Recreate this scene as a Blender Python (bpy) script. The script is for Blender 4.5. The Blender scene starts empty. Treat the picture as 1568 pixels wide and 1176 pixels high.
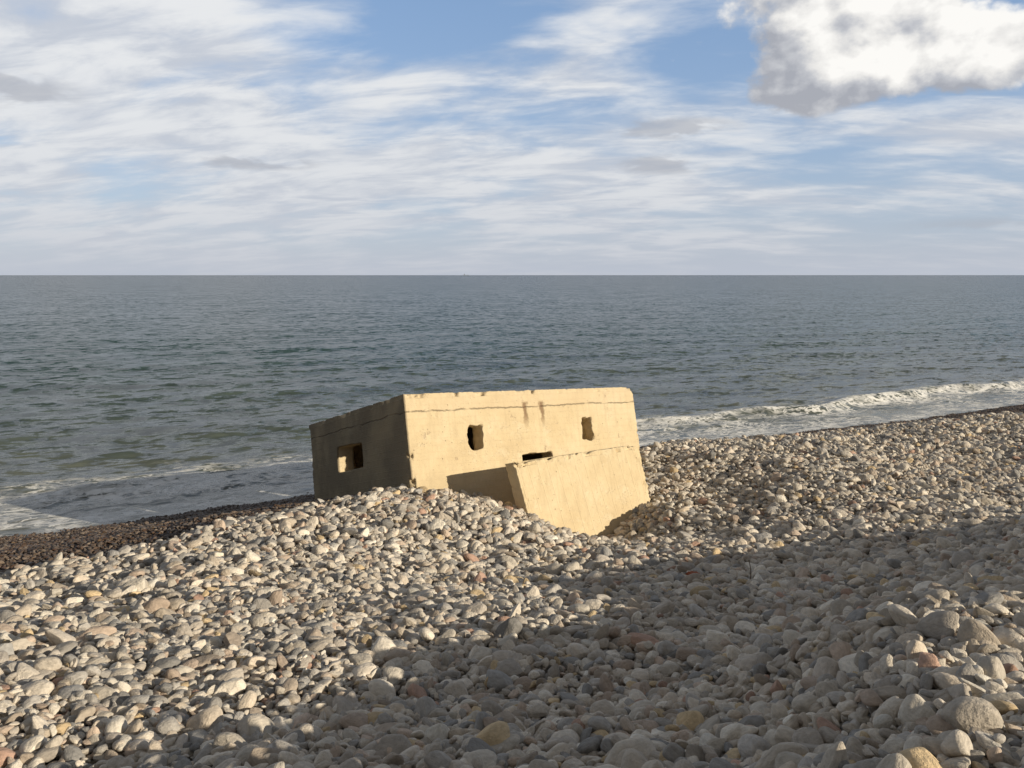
import bpy, bmesh, math, random
import numpy as np
from mathutils import Vector, Matrix, noise as mnoise
rng=np.random.default_rng(7); random.seed(7)
scene=bpy.context.scene
EYE=6.8   # eye height above the sea (sea level z = 0)
F=1268.0; SP,CP=math.sin(math.radians(7.5)),math.cos(math.radians(7.5))
def ray(px,py):
    X=(px-784)/F; Y=(588-py)/F
    return np.array([X,Y*SP+CP,Y*CP-SP])
def gp(px,py,y):
    d=ray(px,py); return d*(y/d[1])
# ------------------------------------------------------------------ sun direction
TEL=.288
sd=Vector((.893,-.449,TEL)).normalized(); el=math.asin(sd.z)
# ------------------------------------------------------------------ terrain function
AL=np.array([.88,.475]); SN=np.array([-.475,.88])
PS=[-4000,-60,-8,0,2,4,5.5,8,11,14,17,19,25.2,32,45,90,4000]
PZ=[6,0.0,-1.9,-2.0,-2.15,-2.55,-3.2,-3.8,-4.25,-4.6,-4.9,-5.35,-6.8,-7.8,-9,-12,-14]
def prof(s): return np.interp(s,PS,PZ)
cpix=[(1330,1176,3.0),(1568,1176,2.92),(1568,1050,4.1),(1568,910,6.1),(1390,960,4.9),(1365,1010,4.25),(1460,1000,4.6),
(1200,1100,4.6),(1200,1000,6.25),(1300,928,8.3),(1290,1060,4.75),(1215,1176,3.65),(1000,1176,4.05),(1568,850,10),(1568,780,16.5),(1568,720,21),(1568,652,26),
(1200,800,16.3),(1200,740,19),(1200,675,25),(1380,660,26),(1000,900,10.7),(1000,850,13.8),(1000,785,18.2),(1060,800,17.3),(1100,765,19.0),(1020,730,21.2),(1000,690,24),
(905,834,17.5),(950,810,18.2),(998,766,19.2),(808,794,16.8),(720,766,17.2),(632,756,17.1),(650,803,15),(650,900,11),(400,900,10.5),(400,833,13.5),
(400,789,15.5),(200,838,14),(0,886,12.5),(200,950,8.5),(0,1000,7),(0,1176,4.9),(0,940,10),(400,1176,4.6),(800,1176,4.25),(600,1050,6.3),
(800,1000,7.1),(800,930,9),(850,874,13),(480,771,17.0),(1000,1000,7.0),(1000,1100,5.1),(0,840,18),(300,800,19),(1568,635,34)]
C=[gp(*c) for c in cpix]
C+= [np.array(p,float) for p in [(0,0,-1.72),(-4,0,-2.2),(-3,3,-2.75),(-7,4,-3.1),(1.0,1.5,-1.78),(2,18.5,-5.8),(0.5,18.5,-5.5),(4.2,3.2,-2.0)]]
NR=len(C)
B=np.array([gp(700,925,9),gp(900,902,10.7),gp(1200,850,13),gp(1568,782,16.5)])
tR=[5.6,5.5,6.0,7.0]; R_=[]
for b,tt in zip(B,tR):
    R_.append(np.array([b[0]+.893*tt,b[1]-.449*tt,b[2]+TEL*tt]))
C+=R_[1:]
C=np.array(C)
LEN=4.0
def kern(r): q=math.sqrt(3)*r/LEN; return (1+q)*np.exp(-q)
D=np.hypot(C[:,None,0]-C[None,:,0],C[:,None,1]-C[None,:,1])
Kinv=np.linalg.inv(kern(D)+np.eye(len(C))*.002)
def solve():
    global Wt
    Wt=Kinv@(C[:,2]-prof(C[:,:2]@SN))
solve()
def height(x,y,raw=False):
    x=np.asarray(x,float).ravel(); y=np.asarray(y,float).ravel()
    out=np.empty(len(x))
    for i in range(0,len(x),20000):
        a=x[i:i+20000]; b=y[i:i+20000]
        r=np.hypot(a[:,None]-C[None,:,0],b[:,None]-C[None,:,1])
        s=a*SN[0]+b*SN[1]
        near=np.exp(-((np.hypot(a,b-12)/60)**4))*np.clip(np.hypot(a,b)/9,.35,1)
        n=.035*np.sin(a*2.1+1.3*np.sin(b*1.1))*np.sin(b*1.9+.8*np.sin(a*1.4+2))+.018*np.sin(a*4.3+b*2.7+np.sin(b*3))*np.sin(b*5.1-a*1.9)
        if raw: n=n*0
        out[i:i+20000]=prof(s)+kern(r)@Wt+n*near
    return out+EYE
# fit the storm-ridge crest heights to the observed shadow length
T_=np.linspace(1.0,25,120)
for it in range(14):
    for j in (1,2,3):
        b=B[j]; zb=height([b[0]],[b[1]],True)[0]
        ex=(height(b[0]+.893*T_,b[1]-.449*T_,True)-(zb+TEL*T_)).max()
        C[NR+j-1,2]-=.6*(ex-.05)
    solve()
def wetline(X): return np.interp(X,[-14,-8,-3,1,5,12,18,30],[14.3,14.8,16.0,18,19.9,18.7,16.8,16.8])
# ------------------------------------------------------------------ node helpers
class NT:
    def __init__(s,tree): s.t=tree; s.n=tree.nodes; s.l=tree.links
    def new(s,t,**k):
        n=s.n.new(t)
        for a,b in k.items(): setattr(n,a,b)
        return n
    def put(s,inp,v):
        if isinstance(v,bpy.types.NodeSocket): s.l.new(v,inp)
        else: inp.default_value=v
    def m(s,op,a,b=None,c=None,clamp=False):
        n=s.new('ShaderNodeMath',operation=op); n.use_clamp=clamp
        s.put(n.inputs[0],a)
        if b is not None: s.put(n.inputs[1],b)
        if c is not None: s.put(n.inputs[2],c)
        return n.outputs[0]
    def v(s,op,a,b=None):
        n=s.new('ShaderNodeVectorMath',operation=op); s.put(n.inputs[0],a)
        if b is not None: s.put(n.inputs[1],b)
        return n.outputs['Value'] if op in('DOT_PRODUCT','LENGTH') else n.outputs[0]
    def noise(s,vec,scale,detail=4,rough=.5,dist=0,color=False):
        n=s.new('ShaderNodeTexNoise'); s.put(n.inputs['Vector'],vec)
        n.inputs['Scale'].default_value=scale; n.inputs['Detail'].default_value=detail
        n.inputs['Roughness'].default_value=rough; n.inputs['Distortion'].default_value=dist
        return n.outputs['Color' if color else 'Fac']
    def mr(s,v,a,b,c=0.,d=1.,smooth=True):
        n=s.new('ShaderNodeMapRange'); n.interpolation_type='SMOOTHSTEP' if smooth else 'LINEAR'
        s.put(n.inputs[0],v)
        for i,q in enumerate((a,b,c,d)): s.put(n.inputs[i+1],q)
        return n.outputs[0]
    def mix(s,f,a,b,mode='MIX'):
        n=s.new('ShaderNodeMix',data_type='RGBA',blend_type=mode)
        s.put(n.inputs[0],f); s.put(n.inputs[6],a if not isinstance(a,tuple) else (*a,1)[:4]); s.put(n.inputs[7],b if not isinstance(b,tuple) else (*b,1)[:4])
        return n.outputs[2]
    def comb(s,x,y,z):
        n=s.new('ShaderNodeCombineXYZ'); 
        for i,q in enumerate((x,y,z)): s.put(n.inputs[i],q)
        return n.outputs[0]
    def sep(s,v):
        n=s.new('ShaderNodeSeparateXYZ'); s.put(n.inputs[0],v); return n.outputs
    def ramp(s,f,stops,mode='LINEAR'):
        n=s.new('ShaderNodeValToRGB'); s.put(n.inputs[0],f); cr=n.color_ramp; cr.interpolation=mode
        while len(cr.elements)<len(stops): cr.elements.new(.5)
        for e,(p,c) in zip(cr.elements,stops): e.position=p; e.color=(*c,1)
        return n.outputs[0]
    def bump(s,h,strength,dist,normal=None):
        n=s.new('ShaderNodeBump'); s.put(n.inputs['Height'],h); n.inputs['Strength'].default_value=strength; n.inputs['Distance'].default_value=dist
        if normal is not None: s.put(n.inputs['Normal'],normal)
        return n.outputs[0]
def mat(name):
    m=bpy.data.materials.new(name); m.use_nodes=True
    t=NT(m.node_tree); b=m.node_tree.nodes['Principled BSDF']; return m,t,b
def mesh_obj(name,verts,faces,material=None):
    me=bpy.data.meshes.new(name); me.from_pydata([tuple(v) for v in verts],[],faces); me.update()
    me.polygons.foreach_set('use_smooth',[True]*len(me.polygons))
    o=bpy.data.objects.new(name,me); scene.collection.objects.link(o)
    if material: me.materials.append(material)
    return o
def grid_obj(name,P,nu,nv,material):
    me=bpy.data.meshes.new(name)
    i=np.arange(nu*nv).reshape(nv,nu)
    q=np.stack([i[:-1,:-1],i[:-1,1:],i[1:,1:],i[1:,:-1]],-1).reshape(-1,4)
    me.vertices.add(len(P)); me.vertices.foreach_set('co',P.astype(np.float32).ravel())
    me.loops.add(q.size); me.loops.foreach_set('vertex_index',q.ravel().astype(np.int32))
    me.polygons.add(len(q)); me.polygons.foreach_set('loop_start',(np.arange(len(q))*4).astype(np.int32))
    me.polygons.foreach_set('use_smooth',np.ones(len(q),bool))
    me.update(calc_edges=True); me.materials.append(material)
    o=bpy.data.objects.new(name,me); scene.collection.objects.link(o); return o
# ------------------------------------------------------------------ materials
def shingle_ground_mat():
    m,t,b=mat('shingle_ground')
    P=t.new('ShaderNodeNewGeometry').outputs['Position']
    wet=t.new('ShaderNodeAttribute',attribute_name='wet').outputs['Fac']
    vo=t.new('ShaderNodeTexVoronoi'); t.put(vo.inputs['Vector'],P); vo.inputs['Scale'].default_value=22
    sp=t.sep(vo.outputs['Color'])
    dry=t.ramp(sp[0],[(0,(.10,.085,.07)),(.5,(.18,.155,.125)),(1,(.30,.265,.21))])
    wc=t.ramp(sp[1],[(0,(.020,.015,.012)),(.6,(.05,.033,.024)),(1,(.12,.075,.05))])
    t.put(b.inputs['Base Color'],t.mix(wet,dry,wc))
    t.put(b.inputs['Roughness'],t.mr(wet,0,1,.9,.55))
    t.put(b.inputs['Normal'],t.bump(t.m('SUBTRACT',1.,vo.outputs['Distance']),.8,.05))
    return m
def stone_mat():
    m,t,b=mat('beach_cobble_stone')
    oi=t.new('ShaderNodeObjectInfo').outputs['Random']
    at=t.new('ShaderNodeAttribute',attribute_type='INSTANCER',attribute_name='wet').outputs['Fac']
    wn=t.new('ShaderNodeTexWhiteNoise',noise_dimensions='1D'); t.put(wn.inputs['W'],t.m('MULTIPLY',oi,531.7))
    c=t.ramp(oi,[(0,(.47,.435,.39)),(.12,(.62,.55,.46)),(.26,(.54,.48,.41)),(.36,(.70,.63,.53)),(.5,(.59,.505,.405)),(.59,(.34,.325,.305)),(.68,(.65,.58,.485)),
        (.78,(.54,.43,.34)),(.84,(.73,.665,.565)),(.90,(.44,.365,.29)),(.945,(.62,.475,.29)),(.97,(.50,.33,.25)),(.984,(.76,.71,.62))],'CONSTANT')
    val=t.m('MULTIPLY_ADD',wn.outputs['Value'],.50,.72)
    P=t.new('ShaderNodeTexCoord').outputs['Object']
    off=t.v('ADD',P,t.comb(t.m('MULTIPLY',oi,40.),0.,0.))
    n1=t.noise(off,2.6,5,.65)
    val=t.m('MULTIPLY',val,t.mr(n1,.25,.75,.78,1.14))
    hv=t.new('ShaderNodeHueSaturation'); t.put(hv.inputs['Color'],c); t.put(hv.inputs['Value'],val)
    wc=t.mix(1.,hv.outputs[0],(.15,.10,.075),'MULTIPLY')
    t.put(b.inputs['Base Color'],t.mix(at,hv.outputs[0],wc))
    t.put(b.inputs['Roughness'],t.mr(at,0,1,.85,.45))
    b.inputs['Specular IOR Level'].default_value=.25
    t.put(b.inputs['Normal'],t.bump(n1,.4,.15))
    return m
def concrete_mat(name,slab=False):
    m,t,b=mat(name)
    P=t.new('ShaderNodeTexCoord').outputs['Object']; x,y,z=t.sep(P)
    big=t.noise(P,.9,5,.6); mid=t.noise(P,4,6,.65); fine=t.noise(P,45,4,.7)
    streak=t.noise(t.comb(t.m('MULTIPLY',x,9.),t.m('MULTIPLY',y,9.),t.m('MULTIPLY',z,.7)),1,4,.6)
    col=t.ramp(big,[(.3,(.59,.465,.285)),(.5,(.66,.535,.34)),(.7,(.70,.585,.395))])
    col=t.mix(t.mr(mid,.42,.72,0,.35),col,(.52,.415,.27))
    col=t.mix(t.mr(streak,.50,.72,0,.35),col,(.49,.385,.245))
    col=t.mix(t.mr(fine,.55,.72,0,.4),col,(.38,.30,.19))
    pale=t.noise(t.v('ADD',P,(4,7,1)),2.2,5,.7)
    col=t.mix(t.mr(pale,.55,.68,0,.35),col,(.75,.66,.48))
    vo=t.new('ShaderNodeTexVoronoi'); t.put(vo.inputs['Vector'],P); vo.inputs['Scale'].default_value=7
    pit=t.m('MULTIPLY',t.mr(vo.outputs['Distance'],.05,.13,1,0),t.mr(mid,.5,.58,0,1))
    vo2=t.new('ShaderNodeTexVoronoi'); t.put(vo2.inputs['Vector'],P); vo2.inputs['Scale'].default_value=24
    pit=t.m('MAXIMUM',pit,t.m('MULTIPLY',t.mr(vo2.outputs['Distance'],.1,.25,.7,0),t.mr(pale,.5,.6,0,1)))
    col=t.mix(t.m('MULTIPLY',pit,.5),col,(.24,.18,.12))
    h=t.m('ADD',t.m('MULTIPLY',mid,.7),t.m('MULTIPLY',fine,.2))
    h=t.m('SUBTRACT',h,t.m('MULTIPLY',pit,.5))
    if not slab:
        wob=t.m('MULTIPLY',t.m('SUBTRACT',t.noise(P,1.7,5,.7),.5),.16)
        d=t.m('ABSOLUTE',t.m('ADD',t.m('ADD',z,.40),wob))
        jn=t.m('MULTIPLY',t.mr(d,.005,.022,1,0),t.mr(t.noise(P,2.3,2),.38,.5,.2,1))
        col=t.mix(t.m('MULTIPLY',jn,.7),col,(.16,.12,.08)); h=t.m('SUBTRACT',h,t.m('MULTIPLY',jn,.8))
        col=t.mix(t.mr(z,-.44,-.36,0,.3),col,(.63,.50,.34))
        w=t.m('SINE',t.m('MULTIPLY',z,42.)); h=t.m('ADD',h,t.m('MULTIPLY',t.mr(w,.9,1,0,1),.08))
        for cx in (RX1,RX2):
            rm=t.m('MULTIPLY',t.mr(t.m('ABSOLUTE',t.m('ADD',t.m('SUBTRACT',x,cx),t.m('MULTIPLY',t.m('SUBTRACT',mid,.5),.3))),.02,.09,1,0),t.m('MULTIPLY',t.mr(z,-1.0,-.55,0,1),t.mr(z,-.33,-.26,1,0)))
            rm=t.m('MULTIPLY',rm,t.mr(y,.1,.2,1,0))
            col=t.mix(t.m('MULTIPLY',rm,.8),col,(.19,.11,.06)); h=t.m('SUBTRACT',h,t.m('MULTIPLY',rm,.3))
        ch=t.m('MULTIPLY',t.mr(t.noise(t.v('ADD',P,(1,5,8)),3.1,4,.6),.67,.70,0,1),.7)
        col=t.mix(ch,col,(.48,.37,.25)); h=t.m('SUBTRACT',h,t.m('MULTIPLY',ch,.35))
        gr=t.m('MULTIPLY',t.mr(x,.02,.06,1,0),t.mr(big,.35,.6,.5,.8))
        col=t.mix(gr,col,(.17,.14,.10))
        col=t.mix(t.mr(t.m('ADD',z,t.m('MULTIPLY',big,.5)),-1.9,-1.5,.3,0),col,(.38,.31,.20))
    else:
        w=t.m('SINE',t.m('ADD',t.m('MULTIPLY',x,24.),t.m('MULTIPLY',z,5.))); h=t.m('ADD',h,t.m('MULTIPLY',t.mr(w,.93,1,0,1),.12))
    t.put(b.inputs['Base Color'],col); b.inputs['Roughness'].default_value=.92; b.inputs['Specular IOR Level'].default_value=.2
    t.put(b.inputs['Normal'],t.bump(h,.7,.06))
    return m
def sea_mat():
    m,t,b=mat('sea_water')
    ge=t.new('ShaderNodeNewGeometry'); P=ge.outputs['Position']
    s=t.v('DOT_PRODUCT',P,(SN[0],SN[1],0)); a=t.v('DOT_PRODUCT',P,(AL[0],AL[1],0))
    Q=t.comb(a,s,0.)
    big=t.noise(t.comb(t.m('MULTIPLY',a,.4),s,0.),.04,4,.6)
    n2=t.noise(t.comb(t.m('MULTIPLY',a,.3),s,0.),.5,4,.6)
    ss=t.m('ADD',s,t.m('MULTIPLY',t.m('SUBTRACT',big,.5),40.))
    ls=t.m('LOGARITHM',t.m('MAXIMUM',t.m('SUBTRACT',ss,14.),1.),10.)
    col=t.ramp(t.m('DIVIDE',ls,3.2),[(.25,(.17,.16,.13)),(.40,(.11,.122,.102)),(.56,(.034,.068,.064)),(.72,(.010,.041,.046)),(1,(.003,.022,.031))])
    col=t.mix(t.mr(n2,.4,.7,0,.5),col,(.009,.026,.026))
    warp=t.noise(Q,.5,3)
    sw=t.m('ADD',s,t.m('MULTIPLY',t.m('SUBTRACT',warp,.5),5.))
    l1=t.noise(t.comb(t.m('MULTIPLY',a,.8),t.m('MULTIPLY',s,1.6),0.),1.1,6,.62,.8)
    lace=t.mr(t.m('ABSOLUTE',t.m('SUBTRACT',l1,.5)),0,.055,1,0)
    l2=t.noise(Q,3.2,5,.65,.5); patch=t.mr(l2,.49,.61,0,1)
    pb=t.noise(t.comb(t.m('MULTIPLY',a,.35),s,3.),.45,4,.6)
    right=t.mr(a,8,30,0,1)
    zone=t.m('MULTIPLY',t.mr(sw,24.5,25.5,0,1),t.mr(sw,29.0,t.m('MULTIPLY_ADD',right,.8,32.2),1,0))
    f1=t.m('MULTIPLY',t.m('MULTIPLY',lace,zone),t.mr(pb,.36,.52,0,1))
    f2=t.m('MULTIPLY',t.m('MULTIPLY',patch,zone),t.mr(pb,t.m('MULTIPLY_ADD',right,-.04,.48),t.m('MULTIPLY_ADD',right,-.05,.60),0,.95))
    br=t.m('MULTIPLY',t.mr(t.m('ABSOLUTE',t.m('SUBTRACT',sw,29.6)),.2,1.1,1,0),t.m('MULTIPLY',t.mr(a,12,28,0,1),t.mr(l2,.40,.54,0,1)))
    brl=t.m('MULTIPLY',t.mr(t.m('ABSOLUTE',t.m('SUBTRACT',sw,28.6)),.1,.9,1,0),t.m('MULTIPLY',t.mr(a,6,2,0,1),t.m('MULTIPLY',t.mr(pb,.38,.52,0,1),t.mr(l2,.38,.54,0,.95))))
    edge=t.m('MULTIPLY',t.mr(t.m('ABSOLUTE',t.m('SUBTRACT',sw,25.8)),.15,.8,1,0),t.mr(l2,.40,.56,0,.95))
    foam=t.m('MAXIMUM',t.m('MAXIMUM',f1,f2),t.m('MAXIMUM',t.m('MAXIMUM',br,brl),edge))
    col=t.mix(foam,col,(.85,.84,.81))
    t.put(b.inputs['Base Color'],col)
    b.inputs['IOR'].default_value=1.33; t.put(b.inputs['Specular IOR Level'],t.mr(s,26,100,.27,.10))
    t.put(b.inputs['Roughness'],t.mr(foam,0,1,.2,.85))
    k1=t.noise(t.comb(t.m('MULTIPLY',a,.5),s,0.),1.9,5,.68,.3,True)
    k2=t.noise(t.comb(t.m('MULTIPLY',a,.4),s,4.),.25,3,.6,.2,True)
    sl=t.v('ADD',t.v('MULTIPLY',t.v('SUBTRACT',k1,(.5,.5,.5)),(1.6,2.7,0.)),t.v('MULTIPLY',t.v('SUBTRACT',k2,(.5,.5,.5)),(.3,.6,0.)))
    near=t.mr(s,25,34,.35,1.)
    sx,sy,_=t.sep(sl)
    sx=t.m('MULTIPLY',sx,near); sy=t.m('MULTIPLY',sy,near)
    wv=t.v('ADD',t.v('MULTIPLY',t.comb(sx,sx,0.),(AL[0],AL[1],0)),t.v('MULTIPLY',t.comb(sy,sy,0.),(SN[0],SN[1],0)))
    t.put(b.inputs['Normal'],t.v('NORMALIZE',t.v('ADD',ge.outputs['Normal'],wv)))
    return m
# ------------------------------------------------------------------ pillbox frame (world axes)
r=Vector((.8096,.5843,-.0559)).normalized(); dd=Vector((-.576,.7722,-.2681)); dd=(dd-r*dd.dot(r)).normalized(); uu=r.cross(dd)
L=Vector(gp(617,603,17.82))
def on_plane(px,py,p0,n):
    d=Vector(ray(px,py)); return d*(p0.dot(n)/d.dot(n))
def front(px,py): q=on_plane(px,py,L,dd)-L; return (q.dot(r),q.dot(uu))
def side(px,py): q=on_plane(px,py,L,r)-L; return (q.dot(dd),q.dot(uu))
BW=front(968,592)[0]; BD=side(472,651)[0]
RX1=front(803,625)[0]; RX2=front(829,625)[0]
M_stone=stone_mat(); M_ground=shingle_ground_mat(); M_conc=concrete_mat('weathered_concrete'); M_slab=concrete_mat('weathered_concrete_slab',True); M_sea=sea_mat()
# ------------------------------------------------------------------ ground sheet
def axis(lo,hi,step,far):
    core=np.arange(lo,hi+1e-6,step); g=[];q=step;p=hi
    while p<far: q*=1.25; p+=q; g.append(p)
    h=[];q=step;p=lo
    while p>-far: q*=1.25; p-=q; h.append(p)
    return np.array(h[::-1]+list(core)+g)
ax=axis(-30,48,.22,4000); ay=axis(-8,50,.22,4000)
GX,GY=np.meshgrid(ax,ay)
GZ=height(GX,GY)
go_=grid_obj('shingle_beach_ground',np.stack([GX.ravel(),GY.ravel(),GZ-.02],-1),len(ax),len(ay),M_ground)
def stv(X,Y): return X*SN[0]+Y*SN[1]+.3*np.sin(X*.7)+.2*np.sin(X*1.9+Y)
wv_=np.clip((stv(GX.ravel(),GY.ravel())-wetline(GX.ravel()))/.5,0,1)
at_=go_.data.attributes.new('wet','FLOAT','POINT'); at_.data.foreach_set('value',wv_.astype(np.float32))
# ------------------------------------------------------------------ sea
def saxis():
    v=[14.0];st=.2
    while v[-1]<30000:
        if v[-1]>60: st*=1.035
        v.append(v[-1]+st)
    return np.array(v)
sa=saxis(); aa=axis(-45,95,.4,30000)
A,S=np.meshgrid(aa,sa); fade=np.exp(-np.maximum(S-60,0)/60)*np.exp(-(np.maximum(np.abs(A-20)-80,0)/60)**2)
Zs=.08*np.sin(2*np.pi*(S+1.2*np.sin(A*.09)+.5*np.sin(A*.31))/9.5)+.045*np.sin(2*np.pi*(S*.9+A*.22)/5.1+np.sin(A*.2))+.03*np.sin(2*np.pi*(S*.8-A*.5)/2.7+np.sin(S*.4)*1.5)+.02*np.sin(2*np.pi*(S*.95+A*.4)/1.6+np.sin(A*.9))
shoal=np.clip((S-24.5)/6,0.12,1)
br=np.exp(-((S-29.9+.6*np.sin(A*.25)+.3*np.sin(A*.8))/.55)**2)*.30*np.clip((A-16)/14,0,1)
br2=np.exp(-((S-44+1.2*np.sin(A*.13))/1.5)**2)*.35*np.clip((14-A)/20,0,1)
Zs=(Zs*shoal+br+br2)*fade
Psea=np.stack([(A*AL[0]+S*SN[0]).ravel(),(A*AL[1]+S*SN[1]).ravel(),Zs.ravel()],-1)
grid_obj('sea',Psea,len(aa),len(sa),M_sea)
# ------------------------------------------------------------------ pillbox
H0=3.1
def prism(poly,axis_,lo,hi):
    bm=bmesh.new(); n=len(poly)
    def mk(p,w): return (p[0],w,p[1]) if axis_=='y' else (w,p[0],p[1])
    a=[bm.verts.new(mk(p,lo)) for p in poly]; b=[bm.verts.new(mk(p,hi)) for p in poly]
    bm.faces.new(a); bm.faces.new(b[::-1])
    for i in range(n): bm.faces.new((a[i],b[i],b[(i+1)%n],a[(i+1)%n]))
    bmesh.ops.recalc_face_normals(bm,faces=bm.faces)
    me=bpy.data.meshes.new('c'); bm.to_mesh(me); bm.free()
    o=bpy.data.objects.new('c',me); scene.collection.objects.link(o); return o
def bake(o,cutters,voxel,name,material,chip,parent=None):
    for c in cutters:
        md=o.modifiers.new('b','BOOLEAN'); md.operation='DIFFERENCE'; md.object=c; md.solver='EXACT'
    md=o.modifiers.new('r','REMESH'); md.mode='VOXEL'; md.voxel_size=voxel
    dg=bpy.context.evaluated_depsgraph_get(); dg.update()
    me=bpy.data.meshes.new_from_object(o.evaluated_get(dg))
    for c in cutters+[o]: bpy.data.objects.remove(c)
    chip(me); me.polygons.foreach_set('use_smooth',[True]*len(me.polygons))
    me.materials.clear(); me.materials.append(material); me.name=name
    q=bpy.data.objects.new(name,me); scene.collection.objects.link(q); 
    if parent: q.parent=parent
    return q
pill=bpy.data.objects.new('concrete_pillbox',None); scene.collection.objects.link(pill)
Mx=Matrix((( r.x,dd.x,uu.x,L.x),( r.y,dd.y,uu.y,L.y),( r.z,dd.z,uu.z,L.z+EYE),(0,0,0,1)))
pill.matrix_world=Mx
outer=prism([(0,-H0),(BW,-H0),(BW,0),(0,0)],'y',0,BD)
cut=[prism([(.45,-H0+.3),(BW-.45,-H0+.3),(BW-.45,-.42),(.45,-.42)],'y',.45,BD-.45)]
w1=[front(*p) for p in [(717,652),(722,650),(730,652),(738,649),(739,668),(741,687),(732,689),(722,687),(716,676)]]
w2=[front(*p) for p in [(891,641),(896,639),(905,640),(906,655),(910,672),(901,675),(893,672),(891,655)]]
dr=[front(*p) for p in [(799,697),(812,694),(832,693),(845,691),(858,760),(815,770)]]
wl=[side(*p) for p in [(516,686),(530,682),(554,678),(556,700),(556,715),(535,720),(518,724)]]
cut+= [prism(w1,'y',-.3,.8),prism(w2,'y',-.3,.8),prism(dr,'y',-.3,.8),prism(wl,'x',-.3,.8),
       prism([(BW*.3,-1.5),(BW*.45,-1.5),(BW*.45,-.9),(BW*.3,-.9)],'y',BD-.8,BD+.3)]
def chipamt(v):
    a=max(0,mnoise.noise(v*1.7)-.12)*.18*max(0,.6+mnoise.noise(v*7))
    b=max(0,mnoise.noise(v*5.5+Vector((3,9,1)))-.25)*.14
    return .004+a+b+.008*mnoise.noise(v*16)
def chip_pill(me):
    n=len(me.vertices); co=np.empty(n*3,np.float32); me.vertices.foreach_get('co',co); co=co.reshape(-1,3)
    x,y,z=co.T.copy()
    d=[np.hypot(y,z),np.hypot(x,z),np.hypot(x,y),np.hypot(x-BW,z),np.hypot(x-BW,y),np.hypot(y-BD,z),np.hypot(x,y-BD)]
    dm=np.min(d,axis=0); W_=.10; idx=np.where(dm<W_)[0]
    cen=np.array([BW/2,BD/2,-H0/2])
    for i in idx:
        k=(1-dm[i]/W_)**.7*max(0,chipamt(Vector((x[i],y[i],z[i]))))*1.4
        dirn=np.sign(cen-np.array([x[i],y[i],z[i]])) 
        near=np.array([min(x[i],BW-x[i])<W_,min(y[i],BD-y[i])<W_,-z[i]<W_])
        co[i]+= (dirn*near*k).astype(np.float32)
    for (cx,cz) in [(w1[0][0]+.2,w1[0][1]-.3),(w2[0][0]+.2,w2[0][1]-.3)]:
        sel=np.where((np.hypot(x-cx,z-cz)<.6)&(y<.5))[0]
        for i in sel:
            v=Vector(co[i]); co[i,0]+=.04*mnoise.noise(v*7); co[i,2]+=.04*mnoise.noise(v*7+Vector((9,1,3)))
    me.vertices.foreach_set('co',co.ravel())
walls=bake(outer,cut,.03,'walls_and_roof',M_conc,chip_pill,pill)
sp0=L-dd*1.6
A_,B_,C_,D_=[on_plane(px,py,sp0,dd) for px,py in [(787,708),(974,680),(998,758),(808,788)]]
o0=A_.copy()
def loc(v): w=v-o0; return (w.dot(r),w.dot(uu))
a2,b2,c2,d2=loc(A_),loc(B_),loc(C_),loc(D_)
ext=lambda p,q,k:(p[0]+(q[0]-p[0])*k,p[1]+(q[1]-p[1])*k)
poly=[a2,ext(a2,d2,2.1),ext(b2,c2,1.8),b2]
wall=prism(poly,'y',0,.36)
SX=b2[0]
def chip_slab(me):
    n=len(me.vertices); co=np.empty(n*3,np.float32); me.vertices.foreach_get('co',co); co=co.reshape(-1,3)
    for i in range(n):
        x,y,z=co[i]; zt=z-(a2[1]+(b2[1]-a2[1])*x/SX)
        ex=min(abs(x-(-z*.2)),abs(x-SX-(-z*.2)))
        near=[ex<.1,min(y,.36-y)<.1,abs(zt)<.1]
        if sum(near)>=2:
            k=max(0,chipamt(Vector((x,y,z))+Vector((5,5,5))))*1.3
            co[i,2]-= k if near[2] else 0
            co[i,1]+= (k if y<.18 else -k) if near[1] else 0
            co[i,0]+= (k if x<SX/2 else -k) if near[0] else 0
    me.vertices.foreach_set('co',co.ravel())
blast=bake(wall,[],.025,'concrete_blast_wall',M_slab,chip_slab)
blast.matrix_world=Matrix((( r.x,dd.x,uu.x,o0.x),( r.y,dd.y,uu.y,o0.y),( r.z,dd.z,uu.z,o0.z+EYE),(0,0,0,1)))
# ------------------------------------------------------------------ cobbles
stones=bpy.data.collections.new('cobble_variants')
NV=20
for k in range(NV):
    bm=bmesh.new(); bmesh.ops.create_icosphere(bm,subdivisions=4 if k<4 else 3,radius=1)
    planes=[(Vector(rng.normal(size=3)).normalized(),rng.uniform(.50,.88)) for _ in range(rng.integers(5,12))]
    off=Vector(rng.uniform(-50,50,3))
    for v in bm.verts:
        p=v.co.copy(); rr=1+.20*mnoise.noise(p*1.1+off)+.07*mnoise.noise(p*2.7+off)
        p*=rr
        for n_,h_ in planes:
            e=p.dot(n_)-h_
            if e>0: p-=n_*e*.88
        v.co=p
    bmesh.ops.smooth_vert(bm,verts=bm.verts,factor=.5,use_axis_x=True,use_axis_y=True,use_axis_z=True)
    me=bpy.data.meshes.new('cobble'); bm.to_mesh(me); bm.free()
    me.polygons.foreach_set('use_smooth',[True]*len(me.polygons)); me.materials.append(M_stone)
    o=bpy.data.objects.new('cobble_%02d'%k,me); stones.objects.link(o)
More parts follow.
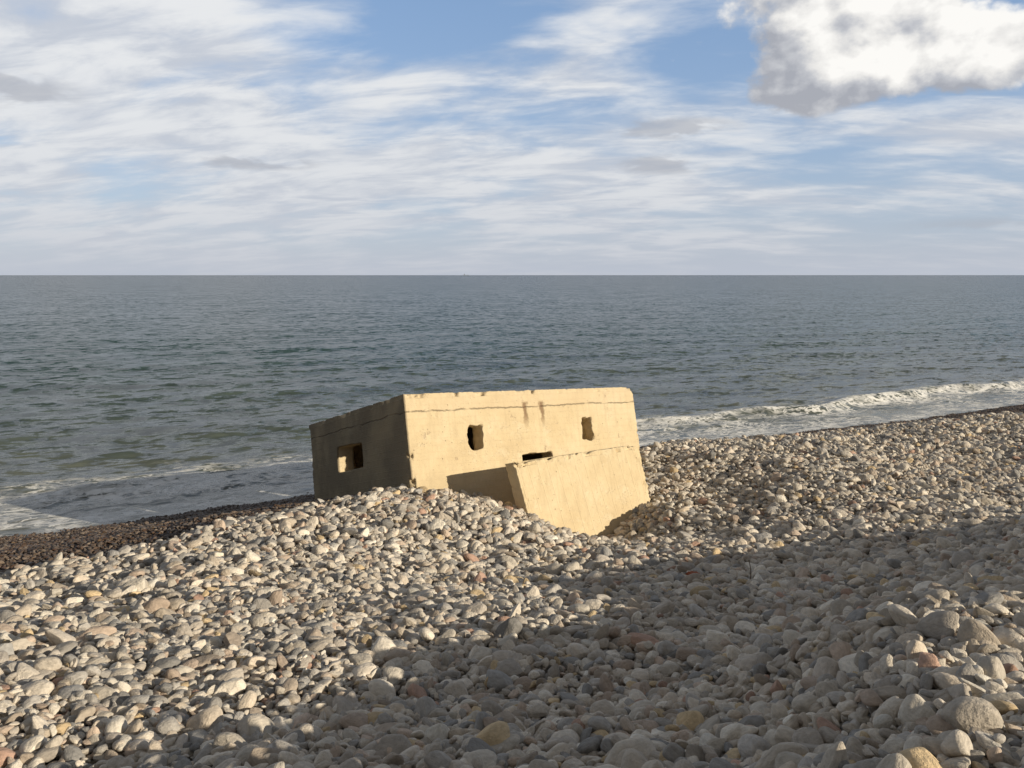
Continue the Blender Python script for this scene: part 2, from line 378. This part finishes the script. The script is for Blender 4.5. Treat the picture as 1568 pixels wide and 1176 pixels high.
def scatter(sp,x0,x1,y0,y1,keep=1.0):
    nx=int((x1-x0)/sp); ny=int((y1-y0)/sp)
    X,Y=np.meshgrid(np.arange(nx)*sp+x0,np.arange(ny)*sp+y0)
    X=X+(np.arange(ny)%2)[:,None]*sp/2
    X=(X+rng.uniform(-.42,.42,X.shape)*sp).ravel(); Y=(Y+rng.uniform(-.42,.42,Y.shape)*sp).ravel()
    if keep<1: k=rng.random(len(X))<keep; X=X[k];Y=Y[k]
    return X,Y
pts=[]
def add(X,Y,med,sig,zoff,wet,tilt,maxL=.34):
    n=len(X)
    Ls=np.clip(med*np.exp(rng.normal(0,sig,n)),med*.42,maxL)
    Ws=Ls*rng.uniform(.56,.92,n); Ts=Ls*rng.uniform(.34,.66,n)
    e=.06
    Z=height(X,Y); zx=(height(X+e,Y)-Z)/e; zy=(height(X,Y+e)-Z)/e
    rx=rng.normal(0,tilt,n)+np.arctan(zy); ry=rng.normal(0,tilt,n)-np.arctan(zx); rz=rng.uniform(0,2*np.pi,n)
    pts.append((np.stack([X,Y,Z+zoff+rng.normal(0,.014,n)*med/.12],-1),np.stack([rx,ry,rz],-1),np.stack([Ls,Ws,Ts],-1)/2*1.12,np.broadcast_to(wet,(n,)).astype(float)))
def clear(X,Y):
    Z=height(X,Y)-EYE
    lp=np.stack([X-L.x,Y-L.y,Z-L.z],-1); lx=lp@np.array(r); ly=lp@np.array(dd)
    return ~((lx>.03)&(lx<BW-.03)&(ly>.03)&(ly<BD-.03))
def zone(X,Y,lo,hi):
    s=X*SN[0]+Y*SN[1]; rad=np.hypot(X,Y)
    k=(rad>lo)&(rad<=hi)&(stv(X,Y)<wetline(X)+.3)&(s>-4)&(X<.8*Y+1.6)&(X>-.78*Y-1.6)
    X=X[k];Y=Y[k]; k=clear(X,Y)
    return X[k],Y[k]
for lo,hi,sp,med in [(0,6.5,.063,.086),(6.5,11,.075,.102),(11,60,.097,.13)]:
    for lay,(zo,kp,mm) in enumerate([(0,1,1.0),(.032,.55,1.0),(.06,.15,1.2)]):
        R=min(hi,48); X,Y=scatter(sp,-R-1,R+1,-1,min(hi,48),kp)
        X,Y=zone(X,Y,lo,hi); add(X,Y,med*mm,.42,zo*med/.11,0.,.45)
X,Y=scatter(.8,-20,30,1.5,28,.7); X,Y=zone(X,Y,2.6,60); add(X,Y,.19,.2,.045,0.,.25,.30)
X,Y=scatter(.3,1,6,2,7,.45); X,Y=zone(X,Y,2.6,9); add(X,Y,.155,.2,.05,0.,.3,.24)
X,Y=scatter(.075,-24,44,10,52); s=X*SN[0]+Y*SN[1]; st=stv(X,Y)-wetline(X)
k=(st>-.3)&(s<25.8)&(X<.8*Y)&(X>-.78*Y)
X=X[k];Y=Y[k];st=st[k]; k=clear(X,Y); X=X[k];Y=Y[k];st=st[k]
add(X,Y,.075,.3,.0,np.clip((st+.5)/.9,.1,1)*rng.uniform(.75,1,len(X)),.3,.15)
co=np.concatenate([p[0] for p in pts]); ro=np.concatenate([p[1] for p in pts]); sc=np.concatenate([p[2] for p in pts]); we=np.concatenate([p[3] for p in pts])
idx=rng.integers(0,NV,len(co))
me=bpy.data.meshes.new('beach_cobbles'); me.vertices.add(len(co)); me.vertices.foreach_set('co',co.astype(np.float32).ravel())
for nm,arr in (('rot',ro),('scl',sc)):
    a_=me.attributes.new(nm,'FLOAT_VECTOR','POINT'); a_.data.foreach_set('vector',arr.astype(np.float32).ravel())
a_=me.attributes.new('wet','FLOAT','POINT'); a_.data.foreach_set('value',we.astype(np.float32))
a_=me.attributes.new('idx','INT','POINT'); a_.data.foreach_set('value',idx.astype(np.int32))
me.update()
bc=bpy.data.objects.new('beach_cobbles',me); scene.collection.objects.link(bc)
ng=bpy.data.node_groups.new('scatter_cobbles','GeometryNodeTree')
ng.interface.new_socket('Geometry',in_out='INPUT',socket_type='NodeSocketGeometry'); ng.interface.new_socket('Geometry',in_out='OUTPUT',socket_type='NodeSocketGeometry')
gi=ng.nodes.new('NodeGroupInput'); go=ng.nodes.new('NodeGroupOutput'); ip=ng.nodes.new('GeometryNodeInstanceOnPoints')
ci=ng.nodes.new('GeometryNodeCollectionInfo'); ci.inputs[0].default_value=stones; ci.inputs['Separate Children'].default_value=True; ci.inputs['Reset Children'].default_value=True
def na(nm,ty):
    q=ng.nodes.new('GeometryNodeInputNamedAttribute'); q.data_type=ty; q.inputs[0].default_value=nm; return q.outputs[0]
lk=ng.links.new
lk(gi.outputs[0],ip.inputs['Points']); lk(ci.outputs[0],ip.inputs['Instance']); ip.inputs['Pick Instance'].default_value=True
lk(na('idx','INT'),ip.inputs['Instance Index']); lk(na('rot','FLOAT_VECTOR'),ip.inputs['Rotation']); lk(na('scl','FLOAT_VECTOR'),ip.inputs['Scale'])
lk(ip.outputs[0],go.inputs[0])
bc.modifiers.new('scatter','NODES').node_group=ng
# ------------------------------------------------------------------ small things
def blob_piece(name,dims,pos,rot,color):
    bm=bmesh.new(); bmesh.ops.create_cube(bm,size=1); bmesh.ops.subdivide_edges(bm,edges=bm.edges,cuts=5,use_grid_fill=True)
    for v in bm.verts:
        n_=mnoise.noise(v.co*3+Vector(pos)); v.co=Vector((v.co.x*dims[0],v.co.y*dims[1],v.co.z*dims[2]))*(1-.18*(v.co.length>.72))*(1+.18*n_)
    me=bpy.data.meshes.new(name); bm.to_mesh(me); bm.free()
    m,t,b=mat(name+'_mat'); P=t.new('ShaderNodeTexCoord').outputs['Object']
    t.put(b.inputs['Base Color'],t.mix(t.noise(P,20,4),tuple(c*.6 for c in color),color)); b.inputs['Roughness'].default_value=.9
    me.materials.append(m); o=bpy.data.objects.new(name,me); scene.collection.objects.link(o); o.location=pos; o.rotation_euler=rot
    return o
p=gp(1062,886,11.2); blob_piece('brick_fragment',(.22,.12,.09),(p[0],p[1],height(p[0],p[1])[0]+.11),(.3,.2,.6),(.42,.12,.05))
p=gp(1146,905,10.2); z0=height(p[0],p[1])[0]
tw=[]; fc=[]
for i in range(9):
    f=i/8; c=Vector((p[0]+.03*math.sin(f*3),p[1]+.05*f,z0+.02+.34*f)); Rr=.011*(1-.6*f)
    for j in range(6): tw.append(c+Vector((math.cos(j*1.047),math.sin(j*1.047),0))*Rr)
    if i: 
        for j in range(6): fc.append(((i-1)*6+j,(i-1)*6+(j+1)%6,i*6+(j+1)%6,i*6+j))
m,t,b=mat('dry_wood'); t.put(b.inputs['Base Color'],t.mix(t.noise(t.new('ShaderNodeTexCoord').outputs['Object'],30,4),(.1,.07,.05),(.25,.19,.14))); b.inputs['Roughness'].default_value=.9
mesh_obj('driftwood_twig',tw,fc,m)
bm=bmesh.new()
def bx(cx,cy,cz,sx,sy,sz):
    g=bmesh.ops.create_cube(bm,size=1)['verts']
    for v in g:
        up=v.co.z>0; v.co=Vector((cx+v.co.x*sx*(1.12 if up else 1),cy+v.co.y*sy,cz+v.co.z*sz))
bx(0,0,3,80,14,7); bx(-26,0,11,14,12,10); bx(-26,0,18,8,8,5); bx(-25,0,23,1.5,1.5,10); bx(10,0,12,2,2,12); bx(26,0,9,2,2,8)
me=bpy.data.meshes.new('distant_ship'); bm.to_mesh(me); bm.free()
m,t,b=mat('ship_paint'); t.put(b.inputs['Base Color'],t.mix(t.noise(t.new('ShaderNodeTexCoord').outputs['Object'],.2,3),(.24,.27,.31),(.3,.34,.38))); me.materials.append(m)
o=bpy.data.objects.new('distant_ship',me); scene.collection.objects.link(o); o.location=(-.0548*12000,12000,0)
# ------------------------------------------------------------------ light
sun=bpy.data.lights.new('sun','SUN'); sun.energy=5.0; sun.angle=math.radians(.5); sun.color=(1,.885,.70)
so=bpy.data.objects.new('sun',sun); scene.collection.objects.link(so); so.rotation_euler=sd.to_track_quat('Z','Y').to_euler()
w=bpy.data.worlds.new('World'); scene.world=w; w.use_nodes=True; t=NT(w.node_tree)
try: w.cycles.sampling_method='MANUAL'; w.cycles.sample_map_resolution=256
except Exception as e: pass
bg=w.node_tree.nodes['Background']
sky=t.new('ShaderNodeTexSky',sky_type='NISHITA'); sky.sun_disc=False; sky.sun_elevation=el; sky.sun_rotation=math.atan2(sd.x,sd.y); sky.air_density=1.0; sky.dust_density=.3; sky.ozone_density=2.0
dv=t.v('NORMALIZE',t.new('ShaderNodeTexCoord').outputs['Generated']); x,y,z=t.sep(dv)
zp=t.m('MAXIMUM',z,0.)
az=t.m('ARCTAN2',x,y)
AZ=t.comb(az,z,0.)
base=t.mix(1.,sky.outputs[0],(.145,.140,.148),'MULTIPLY')
base=t.mix(.55,base,(.23,.39,.66))
def G(px,py,wa,we,k=1.):
    a0=math.atan((px-784)/F); e0=(421-py)/F
    vv=t.v('MULTIPLY',t.v('SUBTRACT',AZ,(a0,e0,0)),(F/wa,F/we,0))
    return t.m('MULTIPLY',t.m('EXPONENT',t.m('MULTIPLY',t.v('DOT_PRODUCT',vv,vv),-1.)),k)
def SUM(l):
    q=l[0]
    for e in l[1:]: q=t.m('ADD',q,e)
    return q
haze=t.m('EXPONENT',t.m('MULTIPLY',zp,-9.))
base=t.mix(t.m('MULTIPLY',haze,.95),base,(.50,.54,.62))
iz=t.m('DIVIDE',1.,t.m('ADD',zp,.2))
U=t.m('MULTIPLY',x,iz); V=t.m('MULTIPLY',y,iz)
PV=t.comb(t.m('ADD',U,t.m('MULTIPLY',V,.4)),t.m('MULTIPLY',V,1.35),0.)
c1=t.noise(PV,1.35,6,.55,.35)
c2=t.noise(t.comb(t.m('ADD',U,t.m('MULTIPLY',V,.6)),t.m('MULTIPLY',V,1.9),4.),3.0,6,.58,.35)
dens=t.m('ADD',t.m('MULTIPLY',c1,.66),t.m('MULTIPLY',c2,.34))
bias=SUM([G(150,170,420,190,.17),G(750,290,460,75,.16),G(870,95,90,24,.10),G(890,145,110,18,.10),G(0,60,300,90,.06),G(1450,235,150,22,.10),G(560,20,120,20,.06),
          G(690,60,150,42,-.15),G(1010,120,80,50,-.11),G(1270,245,130,22,-.12),G(520,100,110,20,-.09),G(1080,50,60,60,-.06)])
dens=t.m('ADD',dens,bias)
cov=t.mr(dens,.42,.67,0,.94)
cw=t.mix(t.mr(c2,.36,.62,0,1),(.58,.615,.68),(.86,.865,.865))
cw=t.mix(t.m('MULTIPLY',haze,.97),cw,(.53,.56,.625))
col=t.mix(cov,base,cw)
nw=t.noise(t.comb(az,t.m('MULTIPLY',z,3.),0.),14,4,.55,.3)
gw=SUM([G(400,263,90,11,1.),G(1020,212,100,16,1.),G(1010,262,80,16,.9),G(40,190,90,25,.9),G(1500,355,150,14,.5)])
gm=t.mr(t.m('MULTIPLY',gw,t.mr(nw,.3,.6,.1,1.4)),.25,1.,0,.65)
col=t.mix(gm,col,(.42,.44,.49))
CP_=t.comb(az,t.m('MULTIPLY',z,1.35),2.)
nc=t.noise(CP_,10,6,.52,.1)
nf=t.noise(CP_,34,4,.55,.15)
cb=SUM([G(1225,90,115,80,1.05),G(1400,125,130,58,1.0),G(1530,145,100,38,.95),G(1340,10,150,45,.45),G(1530,10,100,46,.75),G(1210,165,90,34,.6)])
cf=t.m('ADD',cb,t.m('ADD',t.m('MULTIPLY',t.m('SUBTRACT',nc,.5),2.0),t.m('MULTIPLY',t.m('SUBTRACT',nf,.5),.7)))
cm=t.mr(cf,.40,.74,0,1)
nc2=t.noise(t.v('ADD',CP_,(.020,.022,0)),10,6,.52,.1)
lit=t.m('MULTIPLY',t.m('SUBTRACT',nc,nc2),3.8)
lit=t.m('ADD',lit,t.m('MULTIPLY',t.m('SUBTRACT',nf,.5),.7))
lit=t.m('ADD',lit,SUM([G(1470,100,150,60,.48),G(1250,50,100,55,.42),G(1400,110,90,45,.26),G(1200,185,170,32,-.42),G(1130,110,35,70,-.2),G(1480,190,120,16,-.3),.38]))
cc=t.ramp(lit,[(0,(.40,.415,.46)),(.35,(.56,.57,.60)),(.7,(.84,.825,.80)),(1,(1.0,.98,.94))])
col=t.mix(t.m('MULTIPLY',cm,.97),col,cc)
# dim grey cloud added out of view, overhead and inland, to lower ambient fill
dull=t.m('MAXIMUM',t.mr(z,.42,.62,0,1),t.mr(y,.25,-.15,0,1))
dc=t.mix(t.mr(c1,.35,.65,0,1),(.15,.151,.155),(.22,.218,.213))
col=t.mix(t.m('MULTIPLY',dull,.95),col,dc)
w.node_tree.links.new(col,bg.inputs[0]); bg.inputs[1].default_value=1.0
# ------------------------------------------------------------------ camera
cam=bpy.data.cameras.new('camera'); cam.sensor_width=36; cam.lens=36*F/1568; cam.clip_end=60000; cam.clip_start=.05
cobj=bpy.data.objects.new('camera',cam); scene.collection.objects.link(cobj); cobj.location=(0,0,EYE); cobj.rotation_euler=(math.radians(82.5),0,0)
scene.camera=cobj
scene.view_settings.view_transform='Standard'; scene.view_settings.look='None'; scene.view_settings.exposure=0
